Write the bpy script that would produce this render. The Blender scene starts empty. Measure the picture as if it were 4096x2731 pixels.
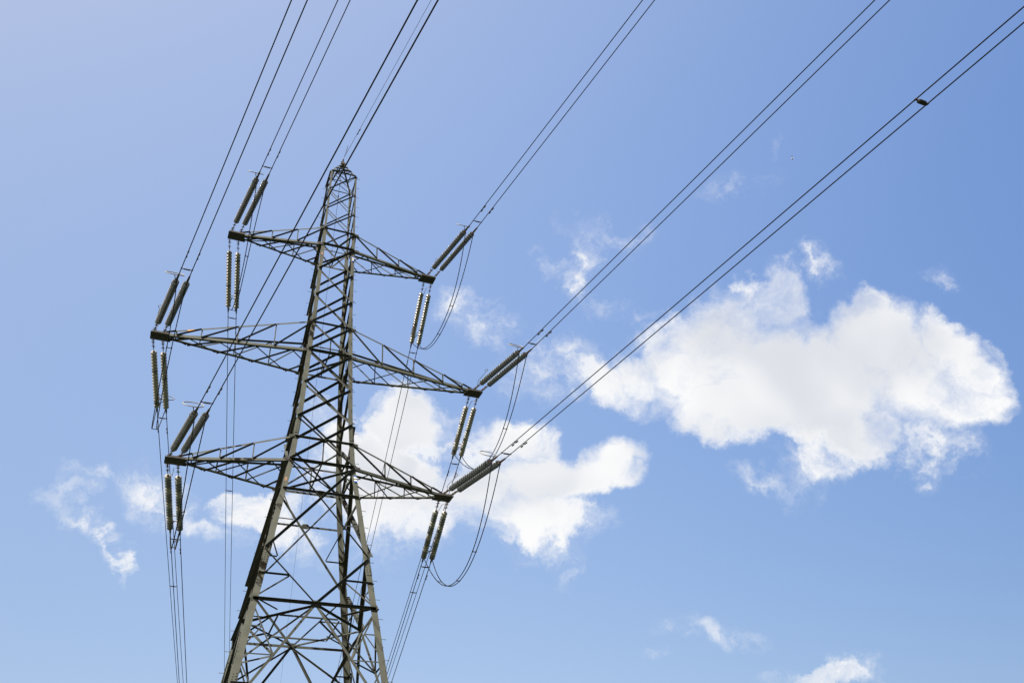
import bpy, bmesh, math, random
from mathutils import Vector as V, Matrix
random.seed(7)
S = bpy.context.scene
COL = S.collection
R = math.radians
SKY_FIT = ((-1.755, 0.989, (-0.485, 0.183, 1.046), -.76), (-1.417, 0.651, (-0.31, 0.148, 0.566), -.52), (-0.652, 0.186, (-0.074, 0.173, 0.178), -.213))
SKY_STR = 0.10; EXPO = 2.0
BLOB = 1.16; BLOBW = 1.45; CL_SL = 2.1; CL_TOP = 1.5; CL_LO = .08; CL_S0 = .78; CL_S1 = 1.55; CL_TH = 1.9
CL_W = (2.46, 2.46, 2.46); CL_G = (1.80, 1.87, 2.02)
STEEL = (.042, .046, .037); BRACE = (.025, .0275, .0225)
CAM=[-5.9103, -33.4474, 1.6]
ROT=[[0.922629, -0.379779, -0.067252], [0.191551, 0.602548, -0.774754], [0.334758, 0.701929, 0.628676]]
FPX=3465.92
LV={'z0': 40.948, 'p1': 39.312, 'p2': 37.69, 't1': 36.082, 'b1': 34.858, 'n1': 33.0, 'n2': 31.146, 't2': 29.364, 'b2': 27.579, 'm1': 25.581, 'm2': 23.621, 't3': 22.537, 'b3': 21.318, 's': 19.801, 'q1': 16.927, 'q2': 14.778}
WD=[(14.778, 2.237), (21.318, 1.33), (25.581, 1.022), (29.364, 0.912), (36.082, 0.786), (40.948, 0.699)]
ARM={1: {'R': 5.58, 'L': 5.492, 'f': [0.308, 0.602, 0.853]}, 2: {'R': 8.0, 'L': 7.917, 'f': [0.249, 0.5, 0.74, 0.902]}, 3: {'R': 6.256, 'L': 6.217, 'f': [0.34, 0.627, 0.862]}}
WIRE={
('T', 1, 1, 0):([5.092, -0.31, 34.817], [0.1374, -0.9811, -0.136], 0.797, 4.222, 4.967, 8.243, 0.0496, 9.9e-05),
('T', 1, 1, 1):([5.519, -0.31, 34.817], [0.1374, -0.9811, -0.136], 0.797, 4.222, 4.967, 8.243, 0.0496, 9.9e-05),
('T', 2, 1, 0):([7.514, -0.31, 27.537], [0.136, -0.9782, -0.157], 0.797, 4.222, 4.967, 8.651, 0.0555, 9.9e-05),
('T', 2, 1, 1):([7.923, -0.31, 27.537], [0.136, -0.9782, -0.157], 0.797, 4.222, 4.967, 8.651, 0.0555, 9.9e-05),
('T', 3, 1, 0):([5.753, -0.31, 21.277], [0.1403, -0.9778, -0.1556], 0.797, 4.222, 4.967, 8.856, 0.056, 9.9e-05),
('T', 3, 1, 1):([6.144, -0.31, 21.277], [0.1403, -0.9778, -0.1556], 0.797, 4.222, 4.967, 8.856, 0.056, 9.9e-05),
('T', 1, -1, 0):([-5.38, -0.31, 34.817], [0.1315, -0.9832, -0.1265], 0.797, 4.222, 4.967, 7.63, 0.0472, 9.9e-05),
('T', 1, -1, 1):([-4.956, -0.31, 34.817], [0.1315, -0.9832, -0.1265], 0.797, 4.222, 4.967, 7.63, 0.0472, 9.9e-05),
('T', 2, -1, 0):([-7.799, -0.31, 27.537], [0.1352, -0.9813, -0.1369], 0.797, 4.222, 4.967, 7.699, 0.0462, 9.9e-05),
('T', 2, -1, 1):([-7.383, -0.31, 27.537], [0.1352, -0.9813, -0.1369], 0.797, 4.222, 4.967, 7.699, 0.0462, 9.9e-05),
('T', 3, -1, 0):([-6.082, -0.31, 21.277], [0.1329, -0.982, -0.134], 0.797, 4.222, 4.967, 7.999, 0.0423, 9.9e-05),
('T', 3, -1, 1):([-5.675, -0.31, 21.277], [0.1329, -0.982, -0.134], 0.797, 4.222, 4.967, 7.999, 0.0423, 9.9e-05),
('A', 1, 1, 0):([5.091, 0.344, 34.869], [0.1486, 0.976, -0.1595], 0.87, 4.417, 4.994, 8.571, 0.0723, 0.000239),
('A', 1, 1, 1):([5.517, 0.344, 34.869], [0.1486, 0.976, -0.1595], 0.87, 4.417, 4.994, 8.571, 0.0723, 0.000239),
('A', 2, 1, 0):([7.505, 0.344, 27.59], [0.1527, 0.9756, -0.1578], 0.87, 4.417, 4.994, 8.63, 0.0733, 0.000239),
('A', 2, 1, 1):([7.946, 0.344, 27.59], [0.1527, 0.9756, -0.1578], 0.87, 4.417, 4.994, 8.63, 0.0733, 0.000239),
('A', 3, 1, 0):([5.776, 0.344, 21.33], [0.1498, 0.9753, -0.1622], 0.87, 4.417, 4.994, 8.736, 0.075, 0.000239),
('A', 3, 1, 1):([6.212, 0.344, 21.33], [0.1498, 0.9753, -0.1622], 0.87, 4.417, 4.994, 8.736, 0.075, 0.000239),
('A', 1, -1, 0):([-5.399, 0.344, 34.869], [0.1486, 0.9747, -0.1671], 0.87, 4.417, 4.994, 8.316, 0.0722, 0.000239),
('A', 1, -1, 1):([-4.965, 0.344, 34.869], [0.1486, 0.9747, -0.1671], 0.87, 4.417, 4.994, 8.316, 0.0722, 0.000239),
('A', 2, -1, 0):([-7.811, 0.344, 27.59], [0.1486, 0.9784, -0.1436], 0.87, 4.417, 4.994, 8.124, 0.0728, 0.000239),
('A', 2, -1, 1):([-7.39, 0.344, 27.59], [0.1486, 0.9784, -0.1436], 0.87, 4.417, 4.994, 8.124, 0.0728, 0.000239),
('A', 3, -1, 0):([-6.108, 0.344, 21.33], [0.1461, 0.9766, -0.1577], 0.87, 4.417, 4.994, 7.969, 0.0743, 0.000239),
('A', 3, -1, 1):([-5.688, 0.344, 21.33], [0.1461, 0.9766, -0.1577], 0.87, 4.417, 4.994, 7.969, 0.0743, 0.000239),
}
JUMP={(1, 1): [3.04, -0.102, -0.098, 0.11, 0.666], (2, 1): [3.023, 0.011, 0.022, 0.01, 0.626], (3, 1): [3.185, -0.042, -0.084, 0.044, 0.667], (1, -1): [2.872, -0.029, 0.032, 0.034, 0.75], (2, -1): [2.972, 0.48, -0.024, -0.038, 0.579], (3, -1): [2.86, -0.119, 0.046, 0.098, 0.657]}
CLOUDS= [(42.47, 36.35, 4.75, 3.49, -10.2, 1.0), (39.91, 34.86, 4.12, 3.37, -13.4, 1.0), (44.97, 33.75, 4.49, 3.58, -16.3, 1.0), (42.18, 32.38, 4.43, 2.44, -19.4, 1.0), (40.06, 31.95, 2.57, 1.68, -33.4, 0.85), (47.34, 38.06, 1.71, 1.65, -19.1, 0.7), (45.32, 37.42, 2.4, 1.66, -17.5, 0.75), (48.62, 32.23, 4.32, 3.78, -18.1, 1.0), (52.58, 33.33, 3.19, 2.52, -31.9, 1.0), (52.93, 35.07, 1.72, 1.07, -22.0, 0.85), (53.92, 30.91, 3.56, 2.88, -32.0, 1.0), (56.79, 31.04, 2.8, 2.16, -50.6, 1.0), (57.89, 30.08, 1.95, 1.5, -56.6, 0.9), (56.16, 28.91, 2.39, 1.58, -21.5, 0.85), (49.74, 29.66, 2.97, 1.99, -17.9, 0.85), (53.9, 27.11, 1.61, 0.88, -30.4, 0.57), (54.18, 27.1, 1.95, 1.08, -30.6, 0.5), (47.04, 28.99, 2.33, 1.97, 4.7, 0.65), (45.73, 27.91, 1.58, 1.56, 15.5, 0.42), (45.31, 31.1, 2.35, 1.64, -15.7, 0.7), (59.14, 30.57, 1.05, 0.82, -68.3, 0.6), (35.84, 35.29, 2.38, 1.71, -31.3, 0.85), (33.68, 35.04, 2.54, 1.43, -29.9, 0.75), (31.43, 36.2, 2.57, 1.58, -28.6, 0.55), (30.27, 37.78, 2.0, 1.15, -7.9, 0.42), (27.98, 37.14, 2.44, 1.44, -16.5, 0.36), (27.12, 36.06, 1.72, 0.86, -5.9, 0.25), (38.74, 36.82, 2.23, 1.69, 17.3, 0.75), (37.33, 38.24, 1.69, 0.99, 28.0, 0.4), (16.84, 34.77, 2.98, 1.84, -20.0, 0.85), (15.48, 34.19, 2.54, 1.7, 0.7, 0.85), (19.25, 34.46, 2.28, 1.42, -11.4, 0.62), (18.2, 32.77, 2.56, 1.41, -11.0, 0.55), (14.07, 35.3, 1.4, 1.13, 1.6, 0.6), (24.68, 33.08, 2.72, 1.56, -9.5, 0.85), (25.98, 32.42, 1.72, 1.42, -5.2, 0.8), (22.6, 32.63, 1.71, 1.56, -3.4, 0.5), (32.7, 30.3, 2.54, 1.53, 6.3, 1.0), (30.94, 29.66, 3.67, 1.68, -2.7, 1.0), (28.35, 29.94, 3.4, 1.68, -6.3, 1.0), (33.44, 29.07, 1.67, 1.25, -8.8, 0.8), (26.07, 30.14, 3.7, 2.25, -5.2, 1.0), (22.42, 29.81, 3.69, 2.24, -3.4, 0.95), (18.83, 29.67, 3.67, 2.23, -1.6, 0.8), (14.9, 31.37, 3.35, 2.51, 0.6, 0.9), (12.92, 31.9, 3.05, 2.37, 1.7, 0.9), (10.85, 33.22, 2.06, 1.67, 3.1, 0.5), (15.61, 29.43, 3.35, 1.94, -0.0, 0.7), (24.58, 28.28, 3.67, 1.67, -14.3, 0.85), (21.35, 27.91, 3.38, 1.52, -2.9, 0.6), (27.7, 27.48, 3.08, 1.39, -20.7, 0.5), (29.49, 26.61, 2.24, 1.51, -6.7, 0.52), (26.61, 26.33, 2.79, 1.38, -25.0, 0.52), (27.98, 27.17, 2.52, 1.38, -15.8, 0.62), (18.17, 27.47, 3.07, 1.51, -1.5, 0.5), (14.4, 27.78, 2.48, 1.64, 0.3, 0.36), (17.23, 25.85, 2.49, 0.95, -1.2, 0.22), (9.92, 29.59, 2.17, 1.64, 2.8, 0.5), (6.54, 27.39, 2.22, 1.33, 3.9, 0.66), (5.23, 28.23, 1.43, 1.2, 4.8, 0.6), (8.09, 26.8, 2.4, 1.32, -7.0, 0.5), (10.25, 26.09, 1.87, 0.93, 1.9, 0.25), (-0.94, 28.68, 1.66, 1.49, -22.5, 0.55), (0.33, 28.04, 2.34, 1.47, -32.7, 0.57), (2.34, 26.55, 2.11, 0.93, -38.3, 0.5), (-1.53, 29.91, 0.98, 0.78, 8.9, 0.25), (-4.79, 29.04, 1.77, 0.5, -0.4, 0.33), (-6.24, 28.03, 1.37, 0.55, 5.2, 0.3), (-5.52, 26.51, 1.72, 0.57, -30.9, 0.32), (-4.31, 25.93, 1.73, 0.56, -26.7, 0.45), (-2.72, 25.38, 1.63, 0.56, -27.4, 0.55), (-1.5, 24.38, 1.54, 0.55, -52.3, 0.57), (-0.58, 23.35, 1.27, 0.5, -59.8, 0.57), (-0.2, 22.59, 0.75, 0.51, -69.1, 0.5), (32.51, 43.95, 1.08, 1.48, -29.8, 0.57), (31.42, 42.23, 1.2, 1.37, -9.0, 0.57), (32.59, 40.99, 1.71, 0.71, -29.7, 0.3), (29.66, 43.92, 0.71, 0.57, -7.8, 0.24), (35.38, 45.08, 1.84, 0.7, -26.9, 0.26), (21.91, 41.56, 1.58, 0.92, -2.6, 0.5), (23.55, 40.48, 1.73, 1.15, -33.7, 0.42), (24.61, 39.7, 1.15, 0.86, -34.4, 0.3), (51.26, 38.59, 1.27, 0.99, -63.0, 0.5), (50.88, 39.64, 0.64, 0.68, -22.1, 0.3), (51.46, 37.57, 0.76, 0.67, -21.8, 0.35), (51.29, 47.38, 0.47, 0.79, -24.6, 0.13), (47.28, 45.5, 1.98, 0.76, -10.7, 0.22), (45.3, 45.57, 1.21, 0.68, -19.5, 0.16), (58.48, 35.35, 1.04, 0.67, -15.0, 0.34), (44.96, 39.26, 0.67, 0.56, -17.7, 0.36), (48.96, 39.35, 0.79, 0.38, -41.3, 0.27), (41.52, 27.72, 1.44, 0.71, -38.6, 0.32), (42.37, 26.99, 1.56, 0.68, -23.2, 0.24), (44.23, 27.98, 1.15, 1.63, -35.1, 0.3), (36.55, 19.06, 1.93, 0.82, -18.2, 0.34), (37.98, 18.6, 1.14, 0.56, -18.7, 0.27), (35.02, 19.14, 0.92, 0.46, -7.9, 0.2), (43.0, 15.42, 2.06, 0.75, -4.8, 0.7), (44.34, 15.6, 1.66, 0.66, -10.1, 0.5), (41.45, 15.47, 1.71, 0.67, -9.1, 0.4), (28.59, 23.56, 1.11, 0.53, 13.3, 0.26), (33.42, 17.56, 0.94, 0.45, -7.1, 0.22), (36.4, 39.56, 0.84, 0.46, -12.0, 0.25), (28.19, 38.57, 0.86, 0.86, -6.6, 0.2), (49.7, 35.94, 1.03, 0.7, -41.1, -0.45), (47.81, 34.8, 0.68, 0.54, -39.4, -0.3), (44.03, 29.7, 1.98, 0.95, -4.3, -0.35), (51.19, 28.14, 1.09, 0.58, -18.1, -0.35), (36.06, 36.85, 1.27, 0.74, -31.6, -0.35), (21.85, 34.38, 1.15, 1.14, -2.9, -0.45), (18.87, 32.19, 1.71, 0.62, -21.3, -0.3), (29.01, 32.15, 1.71, 0.79, -6.8, -0.5), (33.99, 29.84, 0.44, 0.73, -29.3, -0.3), (57.71, 28.09, 1.34, 0.45, -10.9, -0.3), (38.29, 34.01, 0.83, 0.39, -12.3, -0.3), (19.85, 31.18, 0.62, 0.56, -2.0, -0.4)]
BIRD = (0.5528, 0.4212, 0.719)

# ------------------------------------------------------------------ camera
cd = bpy.data.cameras.new('camera'); cam = bpy.data.objects.new('camera', cd); COL.objects.link(cam)
r0, r1, r2 = (V(r) for r in ROT)
M = Matrix((r0, -r1, -r2)).transposed().to_4x4(); M.translation = V(CAM)
cam.matrix_world = M
cd.sensor_width = 36; cd.sensor_fit = 'HORIZONTAL'; cd.lens = FPX/4096*36
cd.clip_start = 0.1; cd.clip_end = 20000
S.camera = cam
S.render.resolution_x = 1024; S.render.resolution_y = 682

# ------------------------------------------------------------------ sun and sky
SUN_AZ = -126.0      # degrees from +y towards +x: the sun stands to the left and a little behind the camera
SUN_EL = 50.0
sd = V((math.sin(R(SUN_AZ))*math.cos(R(SUN_EL)), math.cos(R(SUN_AZ))*math.cos(R(SUN_EL)), math.sin(R(SUN_EL))))
sl = bpy.data.lights.new('sun', 'SUN'); sl.energy = 5.0; sl.angle = R(0.5); sl.color = (1.0, 0.955, 0.87)
so = bpy.data.objects.new('sun', sl); COL.objects.link(so)
so.rotation_euler = sd.to_track_quat('Z', 'Y').to_euler(); so.location = (-30, -30, 60)

W = bpy.data.worlds.new('World'); S.world = W; W.use_nodes = True
nt = W.node_tree; N = nt.nodes; L = nt.links; N.clear()
def nd(t, **k):
    n = N.new(t)
    for a, b in k.items(): setattr(n, a, b)
    return n
def mth(op, a, b=None, c=None, clamp=False):
    n = nd('ShaderNodeMath', operation=op, use_clamp=clamp)
    for i, v in enumerate((a, b, c)):
        if v is None: continue
        if isinstance(v, (int, float)): n.inputs[i].default_value = v
        else: L.new(v, n.inputs[i])
    return n.outputs[0]
def mixc(f, a, b, bt='MIX'):
    n = nd('ShaderNodeMix', data_type='RGBA', blend_type=bt)
    for i, v in ((0, f), (6, a), (7, b)):
        if isinstance(v, (int, float)): n.inputs[i].default_value = v
        elif isinstance(v, tuple): n.inputs[i].default_value = (*v, 1)
        else: L.new(v, n.inputs[i])
    return n.outputs[2]
tc = nd('ShaderNodeTexCoord')
D = tc.outputs['Generated']
sky = nd('ShaderNodeTexSky', sky_type='NISHITA')
sky.sun_disc = False; sky.sun_elevation = R(SUN_EL); sky.sun_rotation = R(SUN_AZ)
sky.altitude = 50; sky.air_density = 1.0; sky.dust_density = 1.6; sky.ozone_density = 1.4
def dot(vec):
    n = nd('ShaderNodeVectorMath', operation='DOT_PRODUCT'); L.new(D, n.inputs[0]); n.inputs[1].default_value = vec
    return n.outputs['Value']
sep = nd('ShaderNodeSeparateColor'); L.new(sky.outputs[0], sep.inputs[0])
comb = nd('ShaderNodeCombineColor')
side = dot((.923, -.38, -.067)); side2 = mth('MULTIPLY', side, side)
for ch, (a0, gm, vv, qq) in enumerate(SKY_FIT):      # colour balance of the clear sky: contrast of the model and its drift with direction
    ex = mth('POWER', math.e, mth('MULTIPLY_ADD', side2, qq, mth('ADD', dot(vv), a0 - math.log(SKY_STR*2**EXPO))))
    L.new(mth('MULTIPLY', mth('POWER', sep.outputs[ch], gm), ex), comb.inputs[ch])
skyc = comb.outputs[0]

def noise(scale, detail, rough, vec=D, off=(0, 0, 0)):
    mp = nd('ShaderNodeMapping'); L.new(vec, mp.inputs[0]); mp.inputs['Location'].default_value = off
    n = nd('ShaderNodeTexNoise'); n.inputs['Scale'].default_value = scale
    n.inputs['Detail'].default_value = detail; n.inputs['Roughness'].default_value = rough
    L.new(mp.outputs[0], n.inputs['Vector']); return n
def warp(src, nz, amt):
    s = nd('ShaderNodeVectorMath', operation='SUBTRACT'); L.new(nz.outputs['Color'], s.inputs[0]); s.inputs[1].default_value = (.5, .5, .5)
    m = nd('ShaderNodeVectorMath', operation='MULTIPLY_ADD'); L.new(s.outputs[0], m.inputs[0]); m.inputs[1].default_value = (amt,)*3; L.new(src, m.inputs[2])
    return m.outputs[0]
D1 = warp(D, noise(7, 2, .5), .10)
D2 = warp(D1, noise(22, 6, .65, off=(3, 1, 2)), .05)
D3 = warp(D2, noise(30, 5, .6, off=(6, 1, 8)), .06)
thickf = thinf = bite = None       # thick heaps, thin wisps, and bites out of the heaps
for az, el, rx, ry, ang, am in CLOUDS:
    c = V((math.sin(R(az))*math.cos(R(el)), math.cos(R(az))*math.cos(R(el)), math.sin(R(el))))
    e = c.cross(V((0, 0, 1))).normalized(); u = e.cross(c)
    a = e*math.cos(R(ang))+u*math.sin(R(ang)); b = c.cross(a)
    bl = BLOB if (am >= .58 or am < 0) else BLOBW
    mp = nd('ShaderNodeMapping', vector_type='TEXTURE'); L.new(D2 if bl == BLOB else D3, mp.inputs[0])
    mp.inputs['Location'].default_value = c
    mp.inputs['Rotation'].default_value = Matrix((a, b, c)).transposed().to_euler()
    mp.inputs['Scale'].default_value = (R(rx)*bl, R(ry)*bl, 1)
    g = nd('ShaderNodeTexGradient', gradient_type='SPHERICAL'); L.new(mp.outputs[0], g.inputs[0]); g = g.outputs['Fac']
    if am < 0:
        v_ = mth('MULTIPLY', g, -am); bite = v_ if bite is None else mth('MAXIMUM', bite, v_)
    elif am >= .58:
        v_ = mth('MINIMUM', mth('MULTIPLY', g, CL_SL), CL_TOP*am*am); thickf = v_ if thickf is None else mth('MAXIMUM', thickf, v_)
    else:
        v_ = mth('MULTIPLY', g, am); thinf = v_ if thinf is None else mth('MAXIMUM', thinf, v_)
nA = mth('SUBTRACT', noise(14, 10, .66, D1, (5, 2, 1)).outputs['Fac'], .5)
nB = mth('SUBTRACT', noise(60, 8, .72, D2, (1, 7, 3)).outputs['Fac'], .5)
nz_ = mth('MULTIPLY_ADD', nA, 1.5, mth('MULTIPLY', nB, .9))
heap = mth('SUBTRACT', thickf, mth('MULTIPLY', bite, 1.3))
soft = nd('ShaderNodeMapRange', interpolation_type='SMOOTHSTEP'); L.new(noise(5.5, 3, .5, D, (2, 8, 4)).outputs['Fac'], soft.inputs[0])
soft.inputs[1].default_value = .40; soft.inputs[2].default_value = .60; soft.inputs[3].default_value = CL_S0; soft.inputs[4].default_value = CL_S1
al = nd('ShaderNodeMapRange', interpolation_type='SMOOTHSTEP'); L.new(mth('ADD', heap, nz_), al.inputs[0])
al.inputs[1].default_value = CL_LO; L.new(mth('ADD', soft.outputs[0], CL_LO), al.inputs[2])
a_s = mth('MULTIPLY', al.outputs[0], mth('MULTIPLY', thickf, 5, clamp=True))
wn = nd('ShaderNodeMapRange', interpolation_type='SMOOTHSTEP'); L.new(mth('ADD', noise(20, 9, .7, D3, (7, 3, 2)).outputs['Fac'], mth('MULTIPLY', thinf, .35)), wn.inputs[0]); wn.inputs[1].default_value = .42; wn.inputs[2].default_value = .78
hz_ = mth('MULTIPLY', mth('MINIMUM', mth('MULTIPLY', thickf, 1.2), .3), wn.outputs[0])      # thin vapour round the heaps
a_w = mth('MINIMUM', mth('MULTIPLY', mth('ADD', mth('MULTIPLY', thinf, CL_TH), hz_), wn.outputs[0]), .8)
alpha = mth('SUBTRACT', 1.0, mth('MULTIPLY', mth('SUBTRACT', 1.0, a_s), mth('SUBTRACT', 1.0, a_w)), clamp=True)
# soft grey folds in the heaps: slow noise here against slow noise a little way towards the sun
shv = nd('ShaderNodeVectorMath', operation='ADD'); L.new(D1, shv.inputs[0]); shv.inputs[1].default_value = sd*.05
n_here = noise(6.5, 2.5, .5, D1, (5, 2, 1)).outputs['Fac']; n_sun = noise(6.5, 2.5, .5, shv.outputs[0], (5, 2, 1)).outputs['Fac']
rel = mth('SUBTRACT', n_sun, n_here)
broad = mth('SUBTRACT', noise(4.0, 2, .5, D1, (9, 4, 6)).outputs['Fac'], .5)
gs = nd('ShaderNodeMapRange', interpolation_type='SMOOTHSTEP'); L.new(mth('ADD', mth('MULTIPLY', rel, 2.2), mth('MULTIPLY', broad, 1.6)), gs.inputs[0]); gs.inputs[1].default_value = -.40; gs.inputs[2].default_value = .60
tk = nd('ShaderNodeMapRange', interpolation_type='SMOOTHSTEP'); L.new(mth('ADD', heap, mth('MULTIPLY', nA, .8)), tk.inputs[0]); tk.inputs[1].default_value = .35; tk.inputs[2].default_value = 1.2
cc = mixc(mth('MULTIPLY', gs.outputs[0], tk.outputs[0]), CL_W, CL_G)
fin = mixc(alpha, skyc, cc)
bg = nd('ShaderNodeBackground'); L.new(fin, bg.inputs[0]); bg.inputs[1].default_value = SKY_STR
wo = nd('ShaderNodeOutputWorld'); L.new(bg.outputs[0], wo.inputs[0])

S.view_settings.view_transform = 'Standard'; S.view_settings.look = 'None'
S.view_settings.exposure = EXPO; S.view_settings.gamma = 1
S.render.engine = 'CYCLES'
S.render.filter_size = 0.95

# ------------------------------------------------------------------ materials
def mat(name, col, rough=.6, metal=0.0, var=.12, scale=3.0, rust=0.0, coat=0.0, objvar=.0, spec=.5):
    m = bpy.data.materials.new(name); m.use_nodes = True; t = m.node_tree; n = t.nodes; l = t.links
    b = n['Principled BSDF']; b.inputs['Roughness'].default_value = rough; b.inputs['Metallic'].default_value = metal
    b.inputs['Coat Weight'].default_value = coat; b.inputs['Specular IOR Level'].default_value = spec
    tcn = n.new('ShaderNodeTexCoord'); nz = n.new('ShaderNodeTexNoise'); nz.inputs['Scale'].default_value = scale; nz.inputs['Detail'].default_value = 7; nz.inputs['Roughness'].default_value = .65
    l.new(tcn.outputs['Object'], nz.inputs['Vector'])
    mr = n.new('ShaderNodeMapRange'); l.new(nz.outputs['Fac'], mr.inputs[0]); mr.inputs[1].default_value = .3; mr.inputs[2].default_value = .7
    mr.inputs[3].default_value = 1-var; mr.inputs[4].default_value = 1+var
    val = mr.outputs[0]
    if objvar:
        oi = n.new('ShaderNodeObjectInfo'); m2 = n.new('ShaderNodeMapRange'); l.new(oi.outputs['Random'], m2.inputs[0]); m2.inputs[3].default_value = 1-objvar; m2.inputs[4].default_value = 1+objvar
        mm = n.new('ShaderNodeMath'); mm.operation = 'MULTIPLY'; l.new(val, mm.inputs[0]); l.new(m2.outputs[0], mm.inputs[1]); val = mm.outputs[0]
    mx = n.new('ShaderNodeVectorMath'); mx.operation = 'SCALE'; mx.inputs[0].default_value = col; l.new(val, mx.inputs['Scale'])
    out = mx.outputs[0]
    if rust:
        n2 = n.new('ShaderNodeTexNoise'); n2.inputs['Scale'].default_value = scale*.45; n2.inputs['Detail'].default_value = 9; n2.inputs['Roughness'].default_value = .7; l.new(tcn.outputs['Object'], n2.inputs['Vector'])
        r = n.new('ShaderNodeMapRange'); l.new(n2.outputs['Fac'], r.inputs[0]); r.inputs[1].default_value = .58; r.inputs[2].default_value = .74; r.inputs[4].default_value = rust
        mi = n.new('ShaderNodeMix'); mi.data_type = 'RGBA'; l.new(r.outputs[0], mi.inputs[0]); l.new(out, mi.inputs[6]); mi.inputs[7].default_value = (.075, .045, .025, 1); out = mi.outputs[2]
    l.new(out, b.inputs['Base Color'])
    return m
MT = dict(
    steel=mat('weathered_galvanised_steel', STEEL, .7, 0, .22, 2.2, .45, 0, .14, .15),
    brace=mat('weathered_shaded_brace_steel', BRACE, .7, 0, .22, 3.0, .45, 0, .25, .15),  # same steel as the legs, darkened to put shade contrast into the colour
    plate=mat('shade_dark_tip_plate_steel', (.010, .009, .008), .8, 0, .35, 6, .25),  # near-black base colour stands in for the shade under the arm tips
    rustpatch=mat('rust_patch', (.14, .075, .04), .85, 0, .4, 30),
    orange=mat('orange_primer', (.3, .15, .02), .8, 0, .2, 20),
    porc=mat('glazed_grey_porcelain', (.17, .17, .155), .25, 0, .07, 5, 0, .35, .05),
    porcd=mat('glazed_blue_grey_shaded_porcelain', (.058, .066, .068), .25, 0, .1, 5, 0, .35, .12),  # blue-grey discs; on camera-side strings the colour also carries painted underside shade
    cap=mat('insulator_cap_iron', (.045, .042, .036), .6, .0, .2, 20),
    iron=mat('rusty_fitting_iron', (.034, .027, .022), .75, .0, .3, 12, .3, 0, 0, .15),
    galv=mat('galvanised_tube', (.10, .10, .09), .6, .0, .1, 8),
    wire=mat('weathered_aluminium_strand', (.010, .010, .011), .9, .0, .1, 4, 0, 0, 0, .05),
    black=mat('black_spacer_rubber', (.012, .011, .011), .6, 0, .1, 10, 0, 0, 0, .2),
    blue=mat('blue_plate_enamel', (.004, .075, .33), .4, 0, .05, 10),
    white=mat('white_plate_enamel', (.42, .41, .38), .4, 0, .05, 10),
    dark=mat('black_plate_enamel', (.02, .02, .02), .4, 0, .05, 10),
    grass=mat('meadow_grass', (.024, .035, .012), .9, 0, .45, .6),
    birdw=mat('white_feathers', (.7, .7, .68), .8, 0, .05, 10),
    birdg=mat('grey_feathers', (.16, .16, .17), .8, 0, .1, 10),
)

# ------------------------------------------------------------------ mesh helpers
class MB:
    def __init__(s): s.v = []; s.f = []; s.m = []
    def add(s, vs, fs, mi=0):
        o = len(s.v); s.v += [tuple(v) for v in vs]; s.f += [tuple(i+o for i in f) for f in fs]; s.m += [mi]*len(fs); return s
    def prism(s, rings, mi=0):                      # loft through equal rings of points, closed, capped
        n = len(rings[0]); vs = [p for r in rings for p in r]; fs = []
        for k in range(len(rings)-1):
            for i in range(n):
                j = (i+1) % n; fs.append((k*n+i, k*n+j, (k+1)*n+j, (k+1)*n+i))
        fs.append(tuple(reversed(range(n)))); fs.append(tuple((len(rings)-1)*n+i for i in range(n)))
        return s.add(vs, fs, mi)
    def box(s, c, ax, ay, az, mi=0):                # centre and half-axis vectors
        c = V(c); ax = V(ax); ay = V(ay); az = V(az)
        vs = [c+ax*i+ay*j+az*k for k in (-1, 1) for j in (-1, 1) for i in (-1, 1)]
        return s.add(vs, [(0, 2, 3, 1), (4, 5, 7, 6), (0, 1, 5, 4), (2, 6, 7, 3), (0, 4, 6, 2), (1, 3, 7, 5)], mi)
    def lbeam(s, P1, P2, e1, e2, s1, s2, t, mi=0):  # L section: corner on the axis, flanges along e1 and e2
        P1 = V(P1); P2 = V(P2); u = (P2-P1).normalized()
        e1 = V(e1); e1 = (e1-u*e1.dot(u)).normalized(); e2 = V(e2); e2 = (e2-u*e2.dot(u)); e2 = (e2-e1*e2.dot(e1)).normalized()
        pr = [(0, 0), (s1, 0), (s1, t), (t, t), (t, s2), (0, s2)]
        return s.prism([[P+e1*a+e2*b for a, b in pr] for P in (P1, P2)], mi)
    def tube(s, pts, r, n=8, mi=0, closed=False):
        pts = [V(p) for p in pts]; rings = []; up = None
        for i, p in enumerate(pts):
            if closed: u = (pts[(i+1) % len(pts)]-pts[i-1]).normalized()
            else: u = (pts[min(i+1, len(pts)-1)]-pts[max(i-1, 0)]).normalized()
            if up is None: up = u.orthogonal().normalized()
            up = (up-u*up.dot(u)).normalized(); w = u.cross(up)
            rr = r[i] if isinstance(r, (list, tuple)) else r
            rings.append([p+(up*math.cos(2*math.pi*k/n)+w*math.sin(2*math.pi*k/n))*rr for k in range(n)])
        if closed:
            vs = [q for g in rings for q in g]; m = len(rings); fs = []
            for k in range(m):
                for i in range(n):
                    j = (i+1) % n; k2 = (k+1) % m; fs.append((k*n+i, k*n+j, k2*n+j, k2*n+i))
            return s.add(vs, fs, mi)
        return s.prism(rings, mi)
    def lathe(s, prof, n=18, mis=None, o=(0, 0, 0)):
        o = V(o); vs = []; 
        for r, z in prof: vs += [o+V((r*math.cos(2*math.pi*k/n), r*math.sin(2*math.pi*k/n), z)) for k in range(n)]
        for q in range(len(prof)-1):
            b = len(s.v)
            ring = vs[q*n:(q+2)*n]
            s.add(ring, [(i, (i+1) % n, n+(i+1) % n, n+i) for i in range(n)], mis[q] if mis else 0)
        return s
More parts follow.
